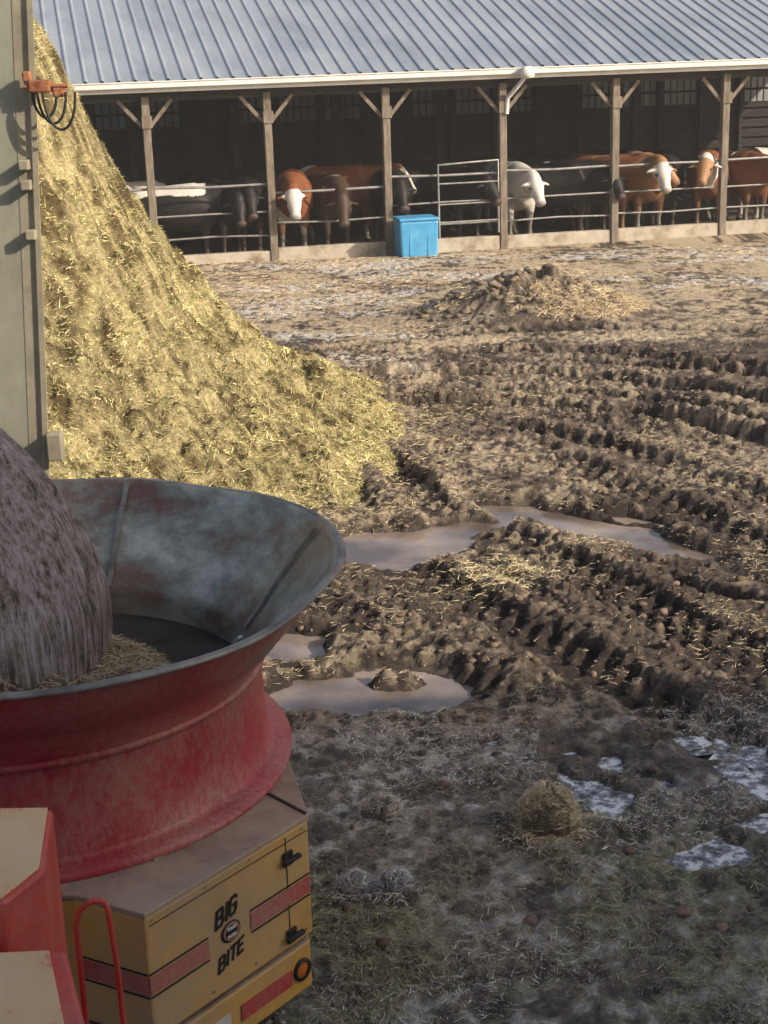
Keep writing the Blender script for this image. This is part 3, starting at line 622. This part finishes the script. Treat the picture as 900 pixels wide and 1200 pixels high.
blades('hay_strands',np.stack([px,py,hayz(px,py,r)+.01],-1),None,.07,.0035,tint(n,(.50,.41,.28),.5),up=.6,parent=lh)
# bale
prof=[(.62,1.50),(.655,1.65),(.66,1.85),(.63,2.0),(.575,2.16),(.51,2.30),(.44,2.43),(.35,2.56),(.25,2.66),(.13,2.72),(.001,2.74)]
na=200;PP=catm([(r,z) for r,z in prof],6)
ai=np.linspace(0,2*math.pi,na,endpoint=False);AA,RR=np.meshgrid(ai,PP[:,0],indexing='ij');_,ZZ=np.meshgrid(ai,PP[:,1],indexing='ij')
rr=RR*(1+.10*(fbm(np.cos(AA)*3+20,np.sin(AA)*3+ZZ*1.2,3,112)-.5)+.04*(fbm(np.cos(AA)*14+20,np.sin(AA)*14+ZZ*.5,3,111)-.5)*2)
V=np.stack([-1.84+rr*np.cos(AA),6.02+rr*np.sin(AA),ZZ+.03*fbm(np.cos(AA)*3,ZZ*4,2,5)],-1).reshape(-1,3);m=len(PP);idx=np.arange(na*m).reshape(na,m);idn=np.roll(idx,-1,0)
F=np.stack([idx[:,:-1],idn[:,:-1],idn[:,1:],idx[:,1:]],-1).reshape(-1,4)
bl=empty('hay_bale');np_obj('wrapped_bale',V,F,M_bale,parent=bl)
n=500;a=RNG.random(n)*6.283;t=RNG.random(n);z=1.55+1.1*t;r=np.interp(z,[p[1] for p in prof],[p[0] for p in prof])
P=np.stack([-1.84+r*np.cos(a),6.02+r*np.sin(a),z],-1);nr=np.stack([np.cos(a),np.sin(a),.3+0*a],-1)
blades('bale_strands',P,nr,.05,.0025,tint(n,(.6,.52,.44),.5),up=.5,parent=bl)
# ------------------------------------------------------------------ mast at left
ms=empty('steel_mast')
beam('mast_column',(-1.985,8.05,0),(-1.66,8.05,5.3),.10,.08,M_post2,ms,.008)
beam('mast_flange',(-1.925,7.985,0),(-1.60,7.985,5.3),.012,.025,M_post2,ms)
V=[(-3.9,8.003,.3),(-2.00,8.003,.3),(-1.70,8.003,5.3),(-3.7,8.003,5.3)];V+=[(a,b_+.03,c) for a,b_,c in V]
py_obj('mast_sheet',V,[(0,1,2,3),(7,6,5,4),(0,4,5,1),(1,5,6,2),(2,6,7,3),(3,7,4,0)],M_panel,ms)
box('mast_bracket',(-1.74,7.96,2.08),(.08,.09,.15),M_post2,ms,.008)
for z in(3.45,3.55,3.2): box('mast_lug',(-1.76,7.96,z),(.05,.06,.05),M_post2,ms,.006)
box('valve_block',(-1.64,7.95,3.93),(.11,.08,.06),M_rust,ms,.01);box('valve_block',(-1.55,7.95,3.90),(.06,.06,.05),M_rust,ms,.01)
box('valve_fitting',(-1.70,7.94,3.98),(.04,.05,.05),M_rust,ms,.008);pipe('valve_stub',[(-1.72,7.93,3.93),(-1.50,7.93,3.93)],.012,M_rust,ms)
for k in range(3):
    P=[(-1.68+.03*k+(.06+.01*k)*(1-math.cos(t)),7.93-.02*k,3.90-(.12+.03*k)*math.sin(t)) for t in np.linspace(0,math.pi,14)]
    pipe('hydraulic_hose',P,.007,M_blk,ms)
# ------------------------------------------------------------------ red shroud (bottom left) + handle
rs=empty('red_machine_hood')
prism('upper_hood',[(-1.0,4.06),(-2.0,4.1),(-2.0,3.5),(-1.03,3.55),(-.955,3.71)][::-1],.8,1.975,[M_redbr],rs,.012)
prism('upper_plate',[(-1.012,4.05),(-2.0,4.09),(-2.0,3.51),(-1.035,3.56),(-.968,3.71)][::-1],1.977,1.985,[M_beige],rs,.002)
prism('lower_hood',[(-.865,3.50),(-2.0,3.48),(-2.0,2.5),(-.62,2.5),(-.70,3.0)][::-1],.5,1.86,[M_redbr],rs,.015)
prism('lower_plate',[(-.905,3.48),(-2.0,3.46),(-2.0,2.5),(-.68,2.5),(-.755,3.0)][::-1],1.862,1.872,[M_beige],rs,.002)
pipe('grab_handle',[(-.905,3.80,.7),(-.905,3.80,1.74),(-.895,3.80,1.785),(-.87,3.80,1.81),(-.845,3.8,1.822),(-.82,3.8,1.815),(-.812,3.8,1.79),(-.80,3.8,1.6),(-.79,3.8,.7)],.0085,M_redbr,rs)
beam('handle_mount',(-.96,3.78,.95),(-.78,3.78,.95),.04,.04,M_redbr,rs)
# ------------------------------------------------------------------ unseen shed added behind right of the viewpoint, to cast the foreground shadow
sh=empty('shadow_caster_shed')
box('caster_shed_walls',(15,-6,3.9),(24,16,7.8),M_pane,sh)
V=[(2.6,2.35,7.75),(27.4,2.35,7.75),(27.4,-6,10.2),(2.6,-6,10.2),(27.4,-14.3,7.75),(2.6,-14.3,7.75)]
py_obj('caster_shed_roof',V,[(0,1,2,3),(3,2,4,5),(0,3,5),(1,4,2)],M_roof,sh)
box('caster_shed_door',(12,2.02,2.2),(5,.06,4.4),M_white,sh)
# ------------------------------------------------------------------ thin dust haze over the yard, added to lift the dark tones
hm,nt,b=newmat('dust_air');nt.nodes.remove(b)
vs=nt.nodes.new('ShaderNodeVolumeScatter');vs.inputs['Density'].default_value=.0015;vs.inputs['Color'].default_value=(1,.97,.93,1);vs.inputs['Anisotropy'].default_value=.0
nt.links.new(vs.outputs[0],nt.nodes['Material Output'].inputs['Volume'])
box('dust_haze',(2,20,4.0),(34,52,9.6),hm)
# ------------------------------------------------------------------ light, world, camera
el=math.radians(28);hx_,hy_=.88,-.475
sd=Vector((hx_*math.cos(el),hy_*math.cos(el),math.sin(el))).normalized()
sun=bpy.data.lights.new('sun','SUN');sun.energy=5;sun.angle=math.radians(.5);sun.color=(1,.90,.75)
so=link(bpy.data.objects.new('sun',sun));so.rotation_euler=sd.to_track_quat('Z','Y').to_euler()
w=bpy.data.worlds.new('World');S.world=w;w.use_nodes=True;nt=w.node_tree
sk=nt.nodes.new('ShaderNodeTexSky');sk.sky_type='NISHITA';sk.sun_disc=False;sk.sun_elevation=el;sk.sun_rotation=math.atan2(hx_,hy_);sk.dust_density=5;sk.ozone_density=.8;sk.air_density=1.0
bg=nt.nodes['Background'];bg.inputs[1].default_value=.15;nt.links.new(sk.outputs[0],bg.inputs[0])
cam=bpy.data.cameras.new('camera');cam.sensor_fit='VERTICAL';cam.sensor_height=36;cam.lens=54;cam.clip_end=3000
co_=link(bpy.data.objects.new('camera',cam))
th=math.radians(17.1);fw=Vector((0,math.cos(th),-math.sin(th)))
q=fw.to_track_quat('-Z','Y').to_matrix().to_4x4()@Matrix.Rotation(math.radians(1.9)*-1,4,'Z')
q.translation=(0,0,4.1);co_.matrix_world=q;S.camera=co_
S.view_settings.view_transform='Standard';S.view_settings.look='None';S.view_settings.exposure=0
